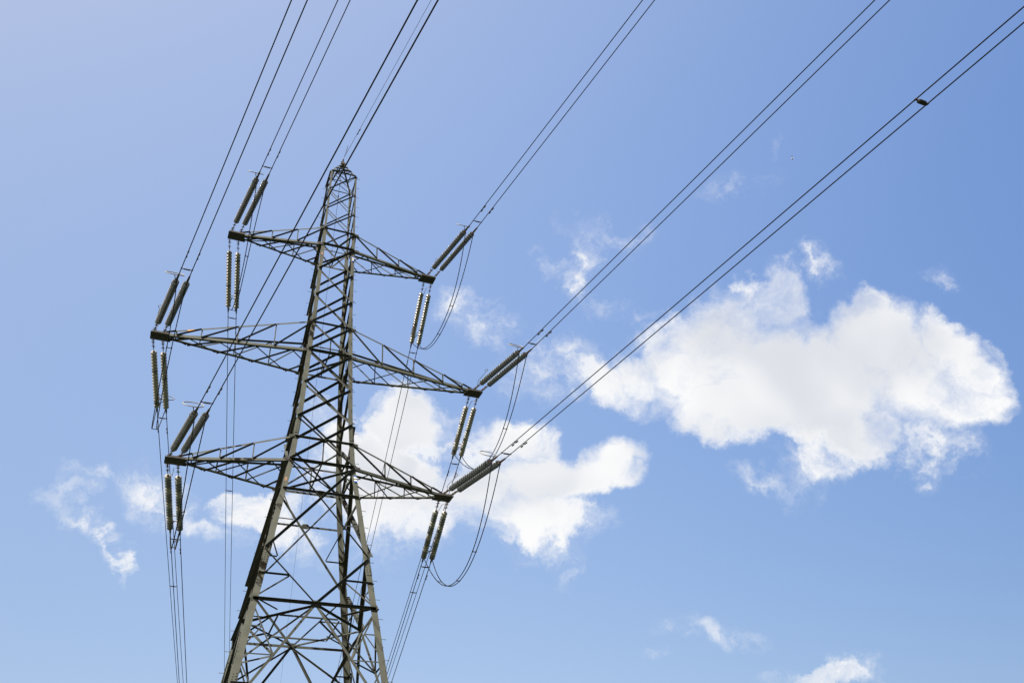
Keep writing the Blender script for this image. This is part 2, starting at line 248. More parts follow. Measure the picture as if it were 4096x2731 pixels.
def mesh(name, mb, mats, smooth=False, merge=False):
    me = bpy.data.meshes.new(name); me.from_pydata(mb.v, [], mb.f)
    for m in mats: me.materials.append(MT[m])
    for p, i in zip(me.polygons, mb.m): p.material_index = i
    bm = bmesh.new(); bm.from_mesh(me)
    if merge: bmesh.ops.remove_doubles(bm, verts=bm.verts, dist=1e-5)
    bmesh.ops.recalc_face_normals(bm, faces=bm.faces); bm.to_mesh(me); bm.free()
    if smooth: me.shade_smooth()
    return me
def link(name, me, parent=None, **k):
    o = bpy.data.objects.new(name, me); COL.objects.link(o)
    if parent is not None: o.parent = parent
    for a, b in k.items(): o[a] = b
    return o
def obj(name, mb, mats, parent=None, smooth=False, **k):
    if isinstance(mats, str): mats = [mats]
    return link(name, mesh(name, mb, mats, smooth), parent, **k)
def empty(name, loc=(0, 0, 0), **k):
    o = bpy.data.objects.new(name, None); COL.objects.link(o); o.location = loc; o.empty_display_size = .2
    for a, b in k.items(): o[a] = b
    return o

# ------------------------------------------------------------------ ground (below the frame, carries the tower)
g = MB(); n = 40; ext = 6000
xs = [math.copysign(abs(i/n)**3, i)*ext for i in range(-n, n+1)]
g.add([(x, y, 0.0) for y in xs for x in xs], [(j*(2*n+1)+i, j*(2*n+1)+i+1, (j+1)*(2*n+1)+i+1, (j+1)*(2*n+1)+i) for j in range(2*n) for i in range(2*n)])
obj('ground', g, 'grass', kind='structure')

# ------------------------------------------------------------------ the tower
LVZ = dict(LV); LVZ['q3'] = 10.35; LVZ['ft'] = 0.0
def wd(z):
    if z <= WD[0][0]: return WD[0][1]+(WD[0][0]-z)*(WD[0][1]-WD[1][1])/(WD[1][0]-WD[0][0])
    for (a, wa), (b, wb) in zip(WD, WD[1:]):
        if z <= b: return wa+(wb-wa)*(z-a)/(b-a)
    return WD[-1][1]
SG = {'A': (-1, -1), 'B': (1, -1), 'C': (1, 1), 'D': (-1, 1)}
LS = [(0, .26), (10.35, .26), (14.9, .24), (17.6, .24), (17.62, .22), (21.318, .21), (22.9, .21), (24.0, .20), (30.0, .20), (30.02, .175), (36.1, .17), (36.12, .10), (40.948, .09)]
def leg_w(z):
    for (a, sa), (b, sb) in zip(LS, LS[1:]):
        if z <= b: return sa+(sb-sa)*(z-a)/(b-a)
    return LS[-1][1]
def cn(c, z):
    if isinstance(z, str): z = LVZ[z]
    w = wd(z); return V((SG[c][0]*(w+.40*leg_w(z)), SG[c][1]*w, z))
FACES = {'front': ('A', 'B'), 'right': ('B', 'C'), 'back': ('C', 'D'), 'left': ('D', 'A')}
FN = {'front': V((0, -1, 0)), 'right': V((1, 0, 0)), 'back': V((0, 1, 0)), 'left': V((-1, 0, 0))}
tower = empty('transmission_tower', (0, 0, 0), category='electricity pylon',
              label='tall grey-green steel lattice pylon with six pointed arms holding the power lines')
LEGT = .016
def brace_mb(mb, P1, P2, nrm, s, style, t=.009, inset=.05, legt=LEGT, top=True, s2=None, lift=0.0):
    P1 = V(P1); P2 = V(P2); u = (P2-P1).normalized(); P1 = P1+u*inset; P2 = P2-u*inset
    nn = (nrm-u*nrm.dot(u)).normalized(); e = nn.cross(u).normalized()
    if e.z < 0: e = -e
    if not top: e = -e
    s2 = s2 or s
    if style == 'low': mb.lbeam(P1-e*s*.3+nn*(.001+lift), P2-e*s*.3+nn*(.001+lift), e, nn, s*.5, s*1.15, t)
    elif style == 'out': mb.lbeam(P1+e*s*.5+nn*(.001+lift), P2+e*s*.5+nn*(.001+lift), -e, nn, s, s2, t)
    else:
        off = -nn*(legt+.002)
        mb.lbeam(P1+e*s*.5+off, P2+e*s*.5+off, -e, -nn, s, s2, t)
def brace(name, P1, P2, nrm, s, style, parent=tower, **k):
    mb = MB(); brace_mb(mb, P1, P2, nrm, s, style, **k); return obj(name, mb, 'brace', parent)
# legs: an angle section whose corner runs up the tower edge
def leg_bits(c):
    sx, sy = SG[c]; rings = []
    for z, s in LS:
        p = cn(c, float(z)); t = LEGT
        ex = V((-sx, 0, 0)); ey = V((0, -sy, 0))
        rings.append([p+ex*a+ey*b for a, b in ((0, 0), (s, 0), (s, t), (t, t), (t, s), (0, s))])
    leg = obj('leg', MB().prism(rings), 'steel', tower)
    # bolted splice plates proud of both outer faces
    for z0, z1, w_ in ((16.2, 17.2, .19), (22.75, 23.5, .17), (29.55, 30.1, .15), (11.0, 12.0, .2)):
        mb = MB()
        for fx in (0, 1):
            d = V((-sx, 0, 0)) if fx == 0 else V((0, -sy, 0)); nrm = V((0, sy, 0)) if fx == 0 else V((sx, 0, 0))
            a = cn(c, z0)+d*.02; b = cn(c, z1)+d*.02
            u = (b-a).normalized(); mid = (a+b)/2+d*w_/2+nrm*.009
            mb.box(mid, d*w_/2, u*(b-a).length/2, nrm*.007)
            nb = int((z1-z0)/.1)
            for q in range(nb):
                for h in (.25, .75):
                    pc = a+(b-a)*((q+.5+(h-.5)*.5)/nb)+d*w_*h+nrm*.024
                    mb.box(pc, d*.014, u*.014, nrm*.009)
        obj('splice_plate', mb, 'steel', leg)
    return leg
LEG = {c: leg_bits(c) for c in 'ABCD'}
# step bolts on two opposite legs, alternating between the two flanges
bolt_me = {}
for c, dirs in (('B', (V((1, 0, 0)), V((0, -1, 0)))), ('D', (V((-1, 0, 0)), V((0, 1, 0))))):
    z = 11.2; i = 0
    while z < 40.6:
        z += .40; i += 1
        if i % 2 and z < 12.5: pass
        d = dirs[i % 2]; key = (c, i % 2)
        if key not in bolt_me:
            mb = MB(); mb.tube([(0, 0, 0), d*.17], .010, 6); mb.tube([d*.165, d*.18], .019, 6); bolt_me[key] = mesh('step_bolt', mb, ['cap'])
        o = link('step_bolt', bolt_me[key], LEG[c]); other = dirs[1-i % 2]
        o.location = cn(c, z)-other*.05
# horizontal struts and crossed braces of the body
def panel(name, z0, z1, s, kind='X', faces=('front', 'right', 'back', 'left'), zm=None, t=.009, st2='in', st1='out'):
    for fn in faces:
        l, r = FACES[fn]; n_ = FN[fn]
        a, b, c_, d_ = cn(l, z0), cn(r, z0), cn(l, z1), cn(r, z1)
        if z0 in ('q1', 'q2') and fn in ('left', 'right'):      # heavier members on the sides that take the line pull
            st2_, s_ = 'in', s*1.55
        else: st2_, s_ = st2, s
        if kind == 'X':
            brace(name, a, d_, n_, s_, 'out', t=t)
            brace(name, c_, b, n_, s_, st2_, t=t, lift=.013 if st2_ != 'in' else 0)
        elif kind == 'V':       # from both upper corners down to the middle of the lower strut
            m_ = (a+b)/2
            brace(name, m_, d_, n_, s_, st1, t=t); brace(name, c_, m_, n_, s_, st2_, t=t)
        elif kind == 'A':       # from the middle of the upper strut down to both lower corners
            m_ = (c_+d_)/2
            brace(name, a, m_, n_, s, st1, t=t); brace(name, m_, b, n_, s, st2, t=t)
def strut(z, s, faces=('front', 'right', 'back', 'left'), style='out', **k):
    for fn in faces:
        l, r = FACES[fn]; brace('horizontal_strut', cn(l, z), cn(r, z), FN[fn], s, style, **k)
panel('cage_brace', 'p1', 'z0', .055, t=.007); panel('cage_brace', 'p2', 'p1', .055, t=.007); panel('cage_brace', 't1', 'p2', .058, t=.007)
panel('diagonal_brace', 'b1', 't1', .08, 'V', st2='out')
panel('diagonal_brace', 'n1', 'b1', .09); panel('diagonal_brace', 'n2', 'n1', .09); panel('diagonal_brace', 't2', 'n2', .09)
panel('diagonal_brace', 'b2', 't2', .095)
panel('diagonal_brace', 'm1', 'b2', .105); panel('diagonal_brace', 'm2', 'm1', .105)
panel('diagonal_brace', 'b3', 'm2', .10, st2='low'); panel('diagonal_brace', 'q1', 'b3', .10, t=.011, st2='low')
panel('leg_brace', 'q2', 'q1', .10, 'V', t=.011, st2='low'); panel('leg_brace', 'q3', 'q2', .095, 'A', t=.011, st1='in'); panel('leg_brace', 'ft', 'q3', .12, 'A', t=.011)
strut('z0', .06); strut('t1', .07); strut('b1', .10); strut('t2', .075); strut('b2', .11); strut('t3', .085); strut('b3', .11)
strut('s', .09); strut('q2', .105); strut('q3', .12)
def onface(fn, f, z):            # point at fraction f between the two legs of a face, height z
    l, r = FACES[fn]; return cn(l, z).lerp(cn(r, z), f)
# hangers from brace crossings to the struts below
for zt, zb in (('t3', 'b3'), ('t2', 'b2')):
    for fn in FACES:
        za = LVZ[zt] if zt == 't3' else LVZ['b2']+(LVZ['t2']-LVZ['b2'])*.5
        brace('hanger', onface(fn, .5, LVZ[zb]), onface(fn, .5, za), FN[fn], .05, 'in', inset=.02)
# level bracing inside the body at the arm roots
def flat_brace(name, P1, P2, s, drop=False, off=0.0, parent=tower):
    P1 = V(P1)+V((0, 0, off)); P2 = V(P2)+V((0, 0, off)); u = (P2-P1).normalized(); side = u.cross(V((0, 0, 1))).normalized()
    if side.y > 0: side = -side
    mb = MB(); mb.lbeam(P1+u*.06-side*s/2, P2-u*.06-side*s/2, side, V((0, 0, -1 if drop else 1)), s, s, .008)
    return obj(name, mb, 'brace', parent)
for z in ('b1', 'b2', 'b3'):
    zz = LVZ[z]
    flat_brace('plan_brace', cn('D', zz), cn('B', zz), .075, True, -.03)
    flat_brace('plan_brace', cn('A', zz), cn('C', zz), .075, False, .03)
    flat_brace('plan_brace', onface('front', .5, zz), onface('back', .5, zz), .055, False, .06)
zz = LVZ['q2']; w = wd(zz)
wx = w+.40*leg_w(zz); Fm, Rm, Km, Lm = V((0, -w, zz)), V((wx, 0, zz)), V((0, w, zz)), V((-wx, 0, zz))
ring = [Fm, Rm, Km, Lm]; mids = [(ring[i]+ring[(i+1) % 4])/2 for i in range(4)]
for i in range(4):
    flat_brace('plan_brace', ring[i], ring[(i+1) % 4], .075, i in (3, 0), -.02 if i % 2 else .02)
    flat_brace('plan_brace', mids[i], mids[(i+1) % 4], .07, i == 0, -.10)
for c, m_ in (('B', mids[0]), ('C', mids[1]), ('D', mids[2]), ('A', mids[3])):
    flat_brace('plan_brace', cn(c, zz), m_, .06, c in 'BD', .09)
# redundant (secondary) members of the tall lower panels
def red(fn, P1, P2, s=.045, style='in'): return brace('secondary_brace', P1, P2, FN[fn], s, style, t=.007, inset=.03)
for fn in FACES:
    for f0, f1 in ((0, 1), (1, 0)):
        A_ = lambda z: onface(fn, f0, LVZ[z] if isinstance(z, str) else z)
        ctr = onface(fn, .5, LVZ['s']); q1 = A_('q1'); pt = q1.lerp(ctr, .5)
        red(fn, A_(pt.z), pt); red(fn, A_('s'), pt)
        mid = onface(fn, .5, LVZ['q2']); pt = A_('q1').lerp(mid, .5)
        red(fn, A_(pt.z), pt, .06, 'out'); red(fn, A_('q2'), pt, .06)
        q3 = A_('q3'); pa = mid.lerp(q3, .47); pb = mid.lerp(q3, .71); tie = A_('q2').lerp(pa, .5)
        red(fn, A_(pa.z), pa); red(fn, A_('q2'), pa, .055); red(fn, A_(tie.z), tie, .045); red(fn, A_(pa.z), tie, .045)
        red(fn, A_(pa.z), pb, .05); red(fn, A_(pb.z), pb, .055, 'out')
# hip members joining the middles of the q2 level to the inclined legs braces next door
order = ['front', 'right', 'back', 'left']; MID = dict(zip(order, ring))
for i, fn in enumerate(order):
    nx = order[(i+1) % 4]; pv = order[i-1]
    pn = MID[nx].lerp(onface(nx, 0, LVZ['q3']), .47); pp = MID[pv].lerp(onface(pv, 1, LVZ['q3']), .47)
    mine1 = MID[fn].lerp(onface(fn, 1, LVZ['q3']), .47)
    for q in (pn, pp):
        mb = MB(); mb.lbeam(MID[fn], q, V((0, 0, -1)), FN[fn]*-1, .07, .07, .008); obj('hip_brace', mb, 'brace', tower)
    mb = MB(); mb.lbeam(mine1, pn, V((0, 0, -1)), FN[fn]*-1, .06, .06, .008); obj('hip_brace', mb, 'brace', tower)
# small gusset plates at the nodes
def gusset(P, ex, ez, nrm, a, b, parent=tower, mt='steel'):
    mb = MB(); P = V(P); ex = V(ex); ez = V(ez); nrm = V(nrm)
    pts = [(-a, -b*.5), (-a*.5, -b), (a*.6, -b), (a, -b*.3), (a, b*.6), (a*.5, b), (-a*.6, b), (-a, b*.5)]
    mb.prism([[P+ex*x+ez*z+nrm*o for x, z in pts] for o in (0, .010)])
    for x, z in ((-.5, -.4), (0, -.5), (.5, -.2), (-.4, .4), (.1, .3), (.6, .4)):
        mb.box(P+ex*x*a+ez*z*b+nrm*.018, ex*.013, ez*.013, nrm*.008)
    return obj('gusset_plate', mb, mt, parent)
for fn in FACES:
    n_ = FN[fn]; hx = V((-n_.y, n_.x, 0))
    for z in ('t1', 'b1', 't2', 'b2', 't3', 'b3', 'q1', 'q2'):
        for f in (0, 1):
            P = onface(fn, f, LVZ[z]); side = hx*(1 if f == 0 else -1)
            if (P+side*.1-onface(fn, .5, LVZ[z])).length > P.__sub__(onface(fn, .5, LVZ[z])).length: side = -side
            sz = .14 if z != 'q2' else .17
            gusset(P+side*(.10), side, (0, 0, 1), n_*1, .13, sz if z[0] != 'b' else .12)
    for z, a in (('t3', .13), ('s', .15), ('q2', .17)):
        P = onface(fn, .5, LVZ[z]); gusset(P-n_*.012, hx, (0, 0, 1), -n_, a, a*.8, mt='brace')
# peak: four rafters closing on the earth wire bracket
APZ = 42.45; pk = MB(); z0 = LVZ['z0']; w0 = wd(z0)
def rafter(c, f):
    b = cn(c, z0); t = V((SG[c][0]*.09, SG[c][1]*.09, APZ)); return b.lerp(t, f)
for c in 'ABCD': pk.lbeam(rafter(c, 0), rafter(c, 1), V((-SG[c][0], 0, 0)), V((0, -SG[c][1], 0)), .075, .075, .009)
peak = obj('peak_frame', pk, 'steel', tower)
for fn, (l, r) in FACES.items():
    for f in (.42, .72):
        brace('peak_brace', rafter(l, f), rafter(r, f), FN[fn], .045, 'out', t=.006, parent=peak, inset=.01, legt=.009)
    brace('peak_brace', rafter(l, 0), rafter(r, .42), FN[fn], .045, 'out', t=.006, parent=peak, inset=.02, legt=.009)
    brace('peak_brace', rafter(l, .42), rafter(r, .72), FN[fn], .04, 'in', t=.006, parent=peak, inset=.02, legt=.009)
cb = MB(); cb.box((0, 0, APZ+.05), (.13, 0, 0), (0, .16, 0), (0, 0, .06)); cb.box((0, 0, APZ+.26), (.035, 0, 0), (0, .10, 0), (0, 0, .16))
cb.box((0, -.05, APZ+.16), (.09, 0, 0), (0, .03, 0), (0, 0, .05))
cb.tube([(0, -.14, APZ+.42), (0, .14, APZ+.42)], .045, 10); cb.tube([(-.10, 0, APZ+.34), (.10, 0, APZ+.34)], .02, 8)
obj('earth_wire_bracket', cb, 'iron', peak)
# blue and white phase plates on the near right leg, rust stains on the near left leg
for z in (34.19, 27.03, 20.74):
    mb = MB(); P = cn('B', z); u = (cn('B', z+.1)-cn('B', z-.1)).normalized(); h = .30; x0 = P+V((-.075, -.026, 0))
    for k, mi in enumerate((0, 1, 2, 1, 0)):
        hh = (.058, .07, .03, .07, .058)[k]; c0 = (.128, .064, .0, -.064, -.128)[k]*1.0
        mb.box(x0+u*c0, (.058, 0, 0), u*(hh/2), (0, .006+.0004*k, 0), mi)
    obj('phase_plate', mb, ['blue', 'white', 'dark'], LEG['B'], label='blue and white striped identification plate')
for z in (34.15, 26.85, 20.28):
    mb = MB(); P = cn('A', z); u = (cn('A', z+.1)-cn('A', z-.1)).normalized()
    mb.box(P+V((.085, -.004, 0)), (.045, 0, 0), u*.10, (0, .003, 0)); obj('bare_patch', mb, 'rustpatch', LEG['A'], label='rusty patch left by a missing plate')

# ------------------------------------------------------------------ the six arms
def arm(i, s):
    key = 'R' if s > 0 else 'L'; Ln = ARM[i][key]; fr = ARM[i]['f']; zt, zb = LVZ['t%d' % i], LVZ['b%d' % i]
    wt, wb = wd(zt), wd(zb); xi = Ln-.40
    def bot(f, sy): return V((s*(wb+(xi-wb)*f), sy*(wb+(.112-wb)*f), zb))
    def top(f, sy):
        x = wb+(xi-wb)*f; f2 = (x-wt)/(xi-wt)
        return V((s*x, sy*(wt+(.112-wt)*f2), zt+(zb+.096-zt)*f2))
    big = .13 if i == 2 else .115
    mb = MB()
    for sy in (-1, 1):
        mb.lbeam(V((s*wb, sy*(wb+.002), zb-.06)), bot(1, sy)+V((0, 0, -.05)), (0, 0, 1), (0, -sy, 0), big, big, .011)
        mb.lbeam(V((s*(wt+.05), sy*(wt+.002), zt+.04)), top(1, sy)+V((0, 0, .03)), (0, 0, -1), (0, -sy, 0), .075, .075, .009)
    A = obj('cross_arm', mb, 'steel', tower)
    # tip: a folded steel tray the insulators pull on
    x0, x1 = s*(Ln-.86), s*(Ln+.03); xc = (x0+x1)/2; hx = abs(x1-x0)/2
    p = MB(); p.prism([[V((x0+s*.10, -.28, z)), V((x1, -.28, z)), V((x1-s*.02, .29, z)), V((x0, .29, z))] for z in (zb-.075, zb-.063)])
    for sy in (-1, 1):
        p.box((xc, sy*.272, zb-.02), (hx-.06, 0, 0), (0, .007, 0), (0, 0, .04))
    p.box((x1-s*.012, 0, zb-.01), (.006, 0, 0), (0, .265, 0), (0, 0, .035))
    for q in (.25, .55, .8):
        p.box((x0+(x1-x0)*q, 0, zb-.02), (.006, 0, 0), (0, .26, 0), (0, 0, .03))
        p.box((x0+(x1-x0)*q, 0, zb-.085), (.05, 0, 0), (0, .016, 0), (0, 0, .009))
    obj('tip_plate', p, 'plate', A)
    cs = [0]+fr
    for sy in (-1, 1):
        nn = V((s*.15, sy, 0)).normalized()
        for k, f in enumerate(fr):
            brace('arm_post', bot(f, sy), top(f, sy), nn, .05, 'in', parent=A, t=.006, inset=.0, legt=.012)
            tp = top(cs[k], sy) if k else V((s*wt, sy*wt, zt))
            brace('arm_brace', tp, bot(f, sy), nn, .062, 'out', parent=A, t=.007, inset=.03)
        brace('arm_brace', top(fr[-1], sy), bot(1, sy)+V((0, 0, .05)), nn, .055, 'out', parent=A, t=.007, inset=.02)
    # crossed bracing in the underside, starting from the middle of the tower face
    ms = [(cs[k]+cs[k+1])/2 for k in range(len(fr))]+[(fr[-1]+1)/2]
    Mm = V((s*wb, 0, zb)); zo = V((0, 0, -.072))
    def fb(P, Q, drop, off=0.0):
        P = V(P)+V((0, 0, off)); Q = V(Q)+V((0, 0, off)); u = (Q-P).normalized(); side = u.cross(V((0, 0, 1))).normalized()
        if side.y > 0: side = -side
        m_ = MB(); m_.lbeam(P+u*.02-side*.03, Q-u*.02-side*.03, side, V((0, 0, -1 if drop else 1)), .06, .06, .007)
        obj('underside_brace', m_, 'brace', A)
    fb(Mm, bot(ms[0], -1), False, -.075); fb(Mm, bot(ms[0], 1), s < 0, -.09)
    for k in range(len(ms)-1):
        fb(bot(ms[k], -1), bot(ms[k+1], 1), s < 0, -.075)
        fb(bot(ms[k], 1), bot(ms[k+1], -1), False, -.092)
    # root gussets
    for sy in (-1, 1):
        P = V((s*(wt+.13), sy*(wt+.004), zt-.0)); gusset(P, (s, 0, 0), (0, 0, 1), (0, sy, 0), .14, .07, A)
        P = V((s*(wb+.14), sy*(wb+.016), zb-.01)); gusset(P, (s, 0, 0), (0, 0, 1), (0, sy, 0), .17, .08, A, 'plate')
    if i == 2 and s < 0:
        m_ = MB(); a = top(.79, -1)+V((0, -.012, .02)); b = top(.835, -1)+V((0, -.012, .02)); u = (b-a).normalized()
        m_.lbeam(a, b, (0, 0, -1), (0, -1, 0), .07, .004, .003); obj('primer_patch', m_, 'orange', A, label='short orange painted stretch of the top member')
    return A
for i in (1, 2, 3):
    for s in (-1, 1): arm(i, s)

# ------------------------------------------------------------------ insulator strings
dp = [(.0, -.125), (.036, -.125), (.046, -.10), (.052, -.060), (.078, -.055), (.108, -.038), (.131, -.004), (.143, .036), (.141, .056),
      (.122, .044), (.116, .068), (.100, .040), (.090, .068), (.076, .034), (.064, .058), (.045, .015), (.018, .015), (.018, .075), (0, .075)]
dm = [1, 1, 1, 0, 0, 0, 0, 0, 0, 0, 0, 0, 0, 0, 0, 1, 1, 1]
disc = {}
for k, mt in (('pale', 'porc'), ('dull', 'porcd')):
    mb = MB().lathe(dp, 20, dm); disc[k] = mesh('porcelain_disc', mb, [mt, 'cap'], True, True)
# fittings are modelled along local +z (away from the tower), local y up
lk = MB(); 
lk.tube([(0, 0, 0), (0, 0, .16)], .018, 8); lk.tube([(0, 0, .14), (0, 0, .22)], .030, 8)
for z_ in (.10, .24, .50): lk.tube([(-.085, 0, z_), (.085, 0, z_)], .016, 6); lk.tube([(0, -.03, z_), (0, .05, z_)], .02, 6)
lk.box((-.022, 0, .36), (.006, 0, 0), (0, .034, 0), (0, 0, .14)); lk.box((.022, 0, .36), (.006, 0, 0), (0, .034, 0), (0, 0, .14))
lk.tube([(0, 0, .48), (0, 0, .60)], .024, 8); lk.tube([(0, 0, .58), (0, 0, .74)], .016, 8)
link_me = mesh('link_chain', lk, ['iron'])
dc = MB()
dc.tube([(0, 0, .06), (0, 0, .16)], .017, 8); dc.box((-.03, 0, .20), (.007, 0, 0), (0, .035, 0), (0, 0, .09)); dc.box((.03, 0, .20), (.007, 0, 0), (0, .035, 0), (0, 0, .09))
dc.tube([(0, 0, .22), (0, 0, .30), (0, 0, .55), (0, 0, .68), (0, 0, .76)], [.040, .048, .044, .034, .02], 10)
dc.box((0, -.05, .28), (.022, 0, 0), (0, .05, 0), (0, 0, .045)); dc.tube([(-.06, -.02, .26), (.06, -.02, .26)], .014, 6); dc.tube([(-.05, -.03, .36), (.05, -.03, .36)], .012, 6)
clamp_me = mesh('dead_end_clamp', dc, ['iron'])
hn = MB(); pts = [(-.03, .02, .50), (-.05, .16, .56), (-.06, .22, .70), (-.08, .30, 1.55)]
hn.tube(pts, .012, 6); hn.tube([V((-.08, .36, 1.55))+V((math.cos(a)*.07, math.sin(a)*.02, math.sin(a)*.075)) for a in [R(-70+x*320/14) for x in range(15)]], .012, 6)
horn_me = mesh('arcing_horn', hn, ['cap'])
def ring_mesh(c, ex, ey, a, b, stem):
    m_ = MB(); c = V(c); ex = V(ex).normalized(); ey = V(ey).normalized()
    m_.tube([c+ex*math.copysign(abs(math.cos(t))**.8, math.cos(t))*a+ey*math.copysign(abs(math.sin(t))**.9, math.sin(t))*b for t in [2*math.pi*k/36 for k in range(36)]], .019, 8, closed=True)
    m_.tube([stem, c-ey*b], .018, 8)
    return m_
ARMW = {1: 'upper', 2: 'middle', 3: 'lower'}; SIDEW = {1: 'right', -1: 'left'}
def frame(v):
    z = V(v).normalized(); x = V((0, 0, 1)).cross(z).normalized(); y = z.cross(x); return Matrix((x, y, z)).transposed()
for (nm, i, s, j), (P, v, l0, l1, l2, az, m, k) in WIRE.items():
    P = V(P); v = V(v)
    pos = ('left', 'right')[j]
    look = 'dark' if nm == 'T' else ('pale grey' if i < 3 else 'blue-grey')
    what = 'rising towards the camera from' if nm == 'T' else 'hanging below'
    e = empty('insulator_string', P, category='insulator', group='porcelain insulator strings on the pylon arms',
              label='%s %s insulator string %s the %s %s arm tip' % (pos, look, what, ARMW[i], SIDEW[s]))
    Fm_ = frame(v); e.rotation_mode = 'QUATERNION'; e.rotation_quaternion = Fm_.to_quaternion()
    link('link_chain', link_me, e)
    nn_ = 20 if nm == 'T' else 19
    for q in range(nn_):
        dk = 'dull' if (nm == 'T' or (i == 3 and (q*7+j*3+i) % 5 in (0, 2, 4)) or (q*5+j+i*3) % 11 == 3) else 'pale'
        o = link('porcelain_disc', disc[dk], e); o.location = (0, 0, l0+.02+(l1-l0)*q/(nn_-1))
        o.rotation_euler = (random.uniform(-.01, .01), random.uniform(-.01, .01), random.uniform(0, 6))
    o = link('dead_end_clamp', clamp_me, e); o.location = (0, 0, l2-.76)
    if (nm == 'T' and j == 0) or (nm == 'A' and j == 1 and s > 0) or (nm == 'A' and j == 1 and i == 3):
        if not (nm == 'T' and s < 0 and i != 2):
            o = link('arcing_horn', horn_me, e)
            if nm == 'A': o.rotation_euler = (0, 0, R(-75)); o.scale = (1, 1, .62)
            if nm == 'T' and i == 1: o.rotation_euler = (0, 0, R(6)); o.scale = (.8, .62, .85)
            if nm == 'T' and i != 1: o.rotation_euler = (0, 0, R(10))
    if nm == 'T' and j == 0:
        yy = V((0, .66, -.75)) if False else None
        wx = Fm_.inverted() @ V((1, 0, 0)); wn = Fm_.inverted() @ V((0, .66, .75))     # ring plane leans back towards the tower
        wn = Fm_.inverted() @ V((0, -.66, -.75)).normalized(); ey = Fm_.inverted() @ V((0, -.66, -.75)).normalized()
        ey = Fm_.inverted() @ V((0, .66, .75)).normalized()
        c = V((0, 0, l1+.12))+(Fm_.inverted() @ V((-.10, -.12, .30)))
        exx = V((1, 0, 0)); 
        rm = ring_mesh(c, wx, ey, .37, .30, (0, .0, l1+.10))
        obj('arcing_ring', rm, 'galv', e, True)
    if nm == 'A' and j == 0:
        right = (Fm_.inverted() @ V((1, 0, 0))); ey = (Fm_.inverted() @ V((0, .55, .83)).normalized())
        off = .20 if not (i == 2 and s < 0) else .42; rad = .27 if off < .3 else .41
        c = V((0, 0, l1-.62))+right*off+(Fm_.inverted() @ V((0, .16, .10)))
        rm = ring_mesh(c, right, ey, rad, .24, (0, 0, l1+.10)); obj('arcing_ring', rm, 'cap', e, True)

# ------------------------------------------------------------------ conductors, dampers, spacers
def wire_pts(key, n, smax):
    P, v, l0, l1, l2, az, m, k = WIRE[key]; C = V(P)+V(v)*(l2-.06); sg = -1 if key[0] == 'T' else 1; a = R(az)
    return C, lambda t: C+V((math.sin(a)*t, sg*math.cos(a)*t, -m*t+k*t*t))
db = MB()       # stockbridge damper, local z along the wire, y up
db.box((0, -.03, 0), (.016, 0, 0), (0, .045, 0), (0, 0, .024)); db.tube([(0, -.085, -.20), (0, -.075, 0), (0, -.085, .20)], .007, 6)
for q in (-1, 1): db.tube([(0, -.085, q*.07), (0, -.085, q*.09), (0, -.085, q*.22), (0, -.085, q*.235)], [.020, .030, .030, .018], 8)
damp_me = mesh('vibration_damper', db, ['black'])
for key in WIRE:
    nm, i, s, j = key; C, f = wire_pts(key, 0, 0)
    T_ = 130 if nm == 'T' else 330; n = 70
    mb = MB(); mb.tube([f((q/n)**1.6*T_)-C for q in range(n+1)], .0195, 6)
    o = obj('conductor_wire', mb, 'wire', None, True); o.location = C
    o['category'] = 'power line'; o['group'] = 'twin conductors strung from the arm tips'
    o['label'] = '%s wire of the pair %s from the %s %s arm' % (('left', 'right')[j], 'passing over the camera' if nm == 'T' else 'running away downwards', ARMW[i], SIDEW[s])
    t0 = 1.45 if nm == 'T' else 1.3
    d = link('vibration_damper', damp_me, o); p = f(t0); d.location = p-C; d.rotation_mode = 'QUATERNION'; d.rotation_quaternion = frame(f(t0+.1)-p).to_quaternion()
def spacer(a, b, along, r, gp, label, name='spacer'):
    a = V(a); b = V(b); m_ = (a+b)/2; u = (b-a).normalized(); d = (b-a).length; al = V(along).normalized(); dn = V((0, 0, -1))
    mb = MB()
    for q, e_ in ((a, 1), (b, -1)):
        mb.tube([q-al*.05-m_, q-al*.03-m_, q+al*.03-m_, q+al*.05-m_], [.018, .03, .03, .018], 8); mb.tube([q-m_, q+u*e_*.08+dn*.02-m_], .018, 6)
    mb.tube([a+u*.07+dn*.02-m_, a+u*.09+dn*.02-m_, b-u*.09+dn*.02-m_, b-u*.07+dn*.02-m_], [r*.7, r, r, r*.7], 10)
    o = obj(name, mb, 'black'); o.location = m_; o['category'] = 'spacer'; o['group'] = gp; o['label'] = label; return o
for nm in 'TA':
    for i in (1, 2, 3):
        for s in (-1, 1):
            _, f0 = wire_pts((nm, i, s, 0), 0, 0); _, f1 = wire_pts((nm, i, s, 1), 0, 0)
            t = .42; spacer(f0(t), f1(t), f0(t+.2)-f0(t), .032, 'spacers next to the insulator ends',
                'dark spacer joining the twin wires at the %s of the %s %s strings' % ('raised end' if nm == 'T' else 'bottom', ARMW[i], SIDEW[s]))
for key, t, lab in ((('T', 3, 1), 20.78, 'dark spacer on the twin wires high in the upper right sky'), (('A', 1, -1), 17.7, 'thin spacer on the far twin wires left of the lower left arm'),
               (('A', 1, 1), 16.1, 'thin spacer on the far twin wires just below the lower right arm'), (('A', 2, 1), 15.4, 'thin spacer on the far wires below the lowest right insulators'), (('A', 2, -1), 17.8, 'thin spacer on the far wires below the lowest left insulators')):
    _, f0 = wire_pts(key+(0,), 0, 0); _, f1 = wire_pts(key+(1,), 0, 0)
    spacer(f0(t), f1(t), f0(t+.2)-f0(t), .062 if key[0] == 'T' else .035, 'spacers out along the spans', lab)
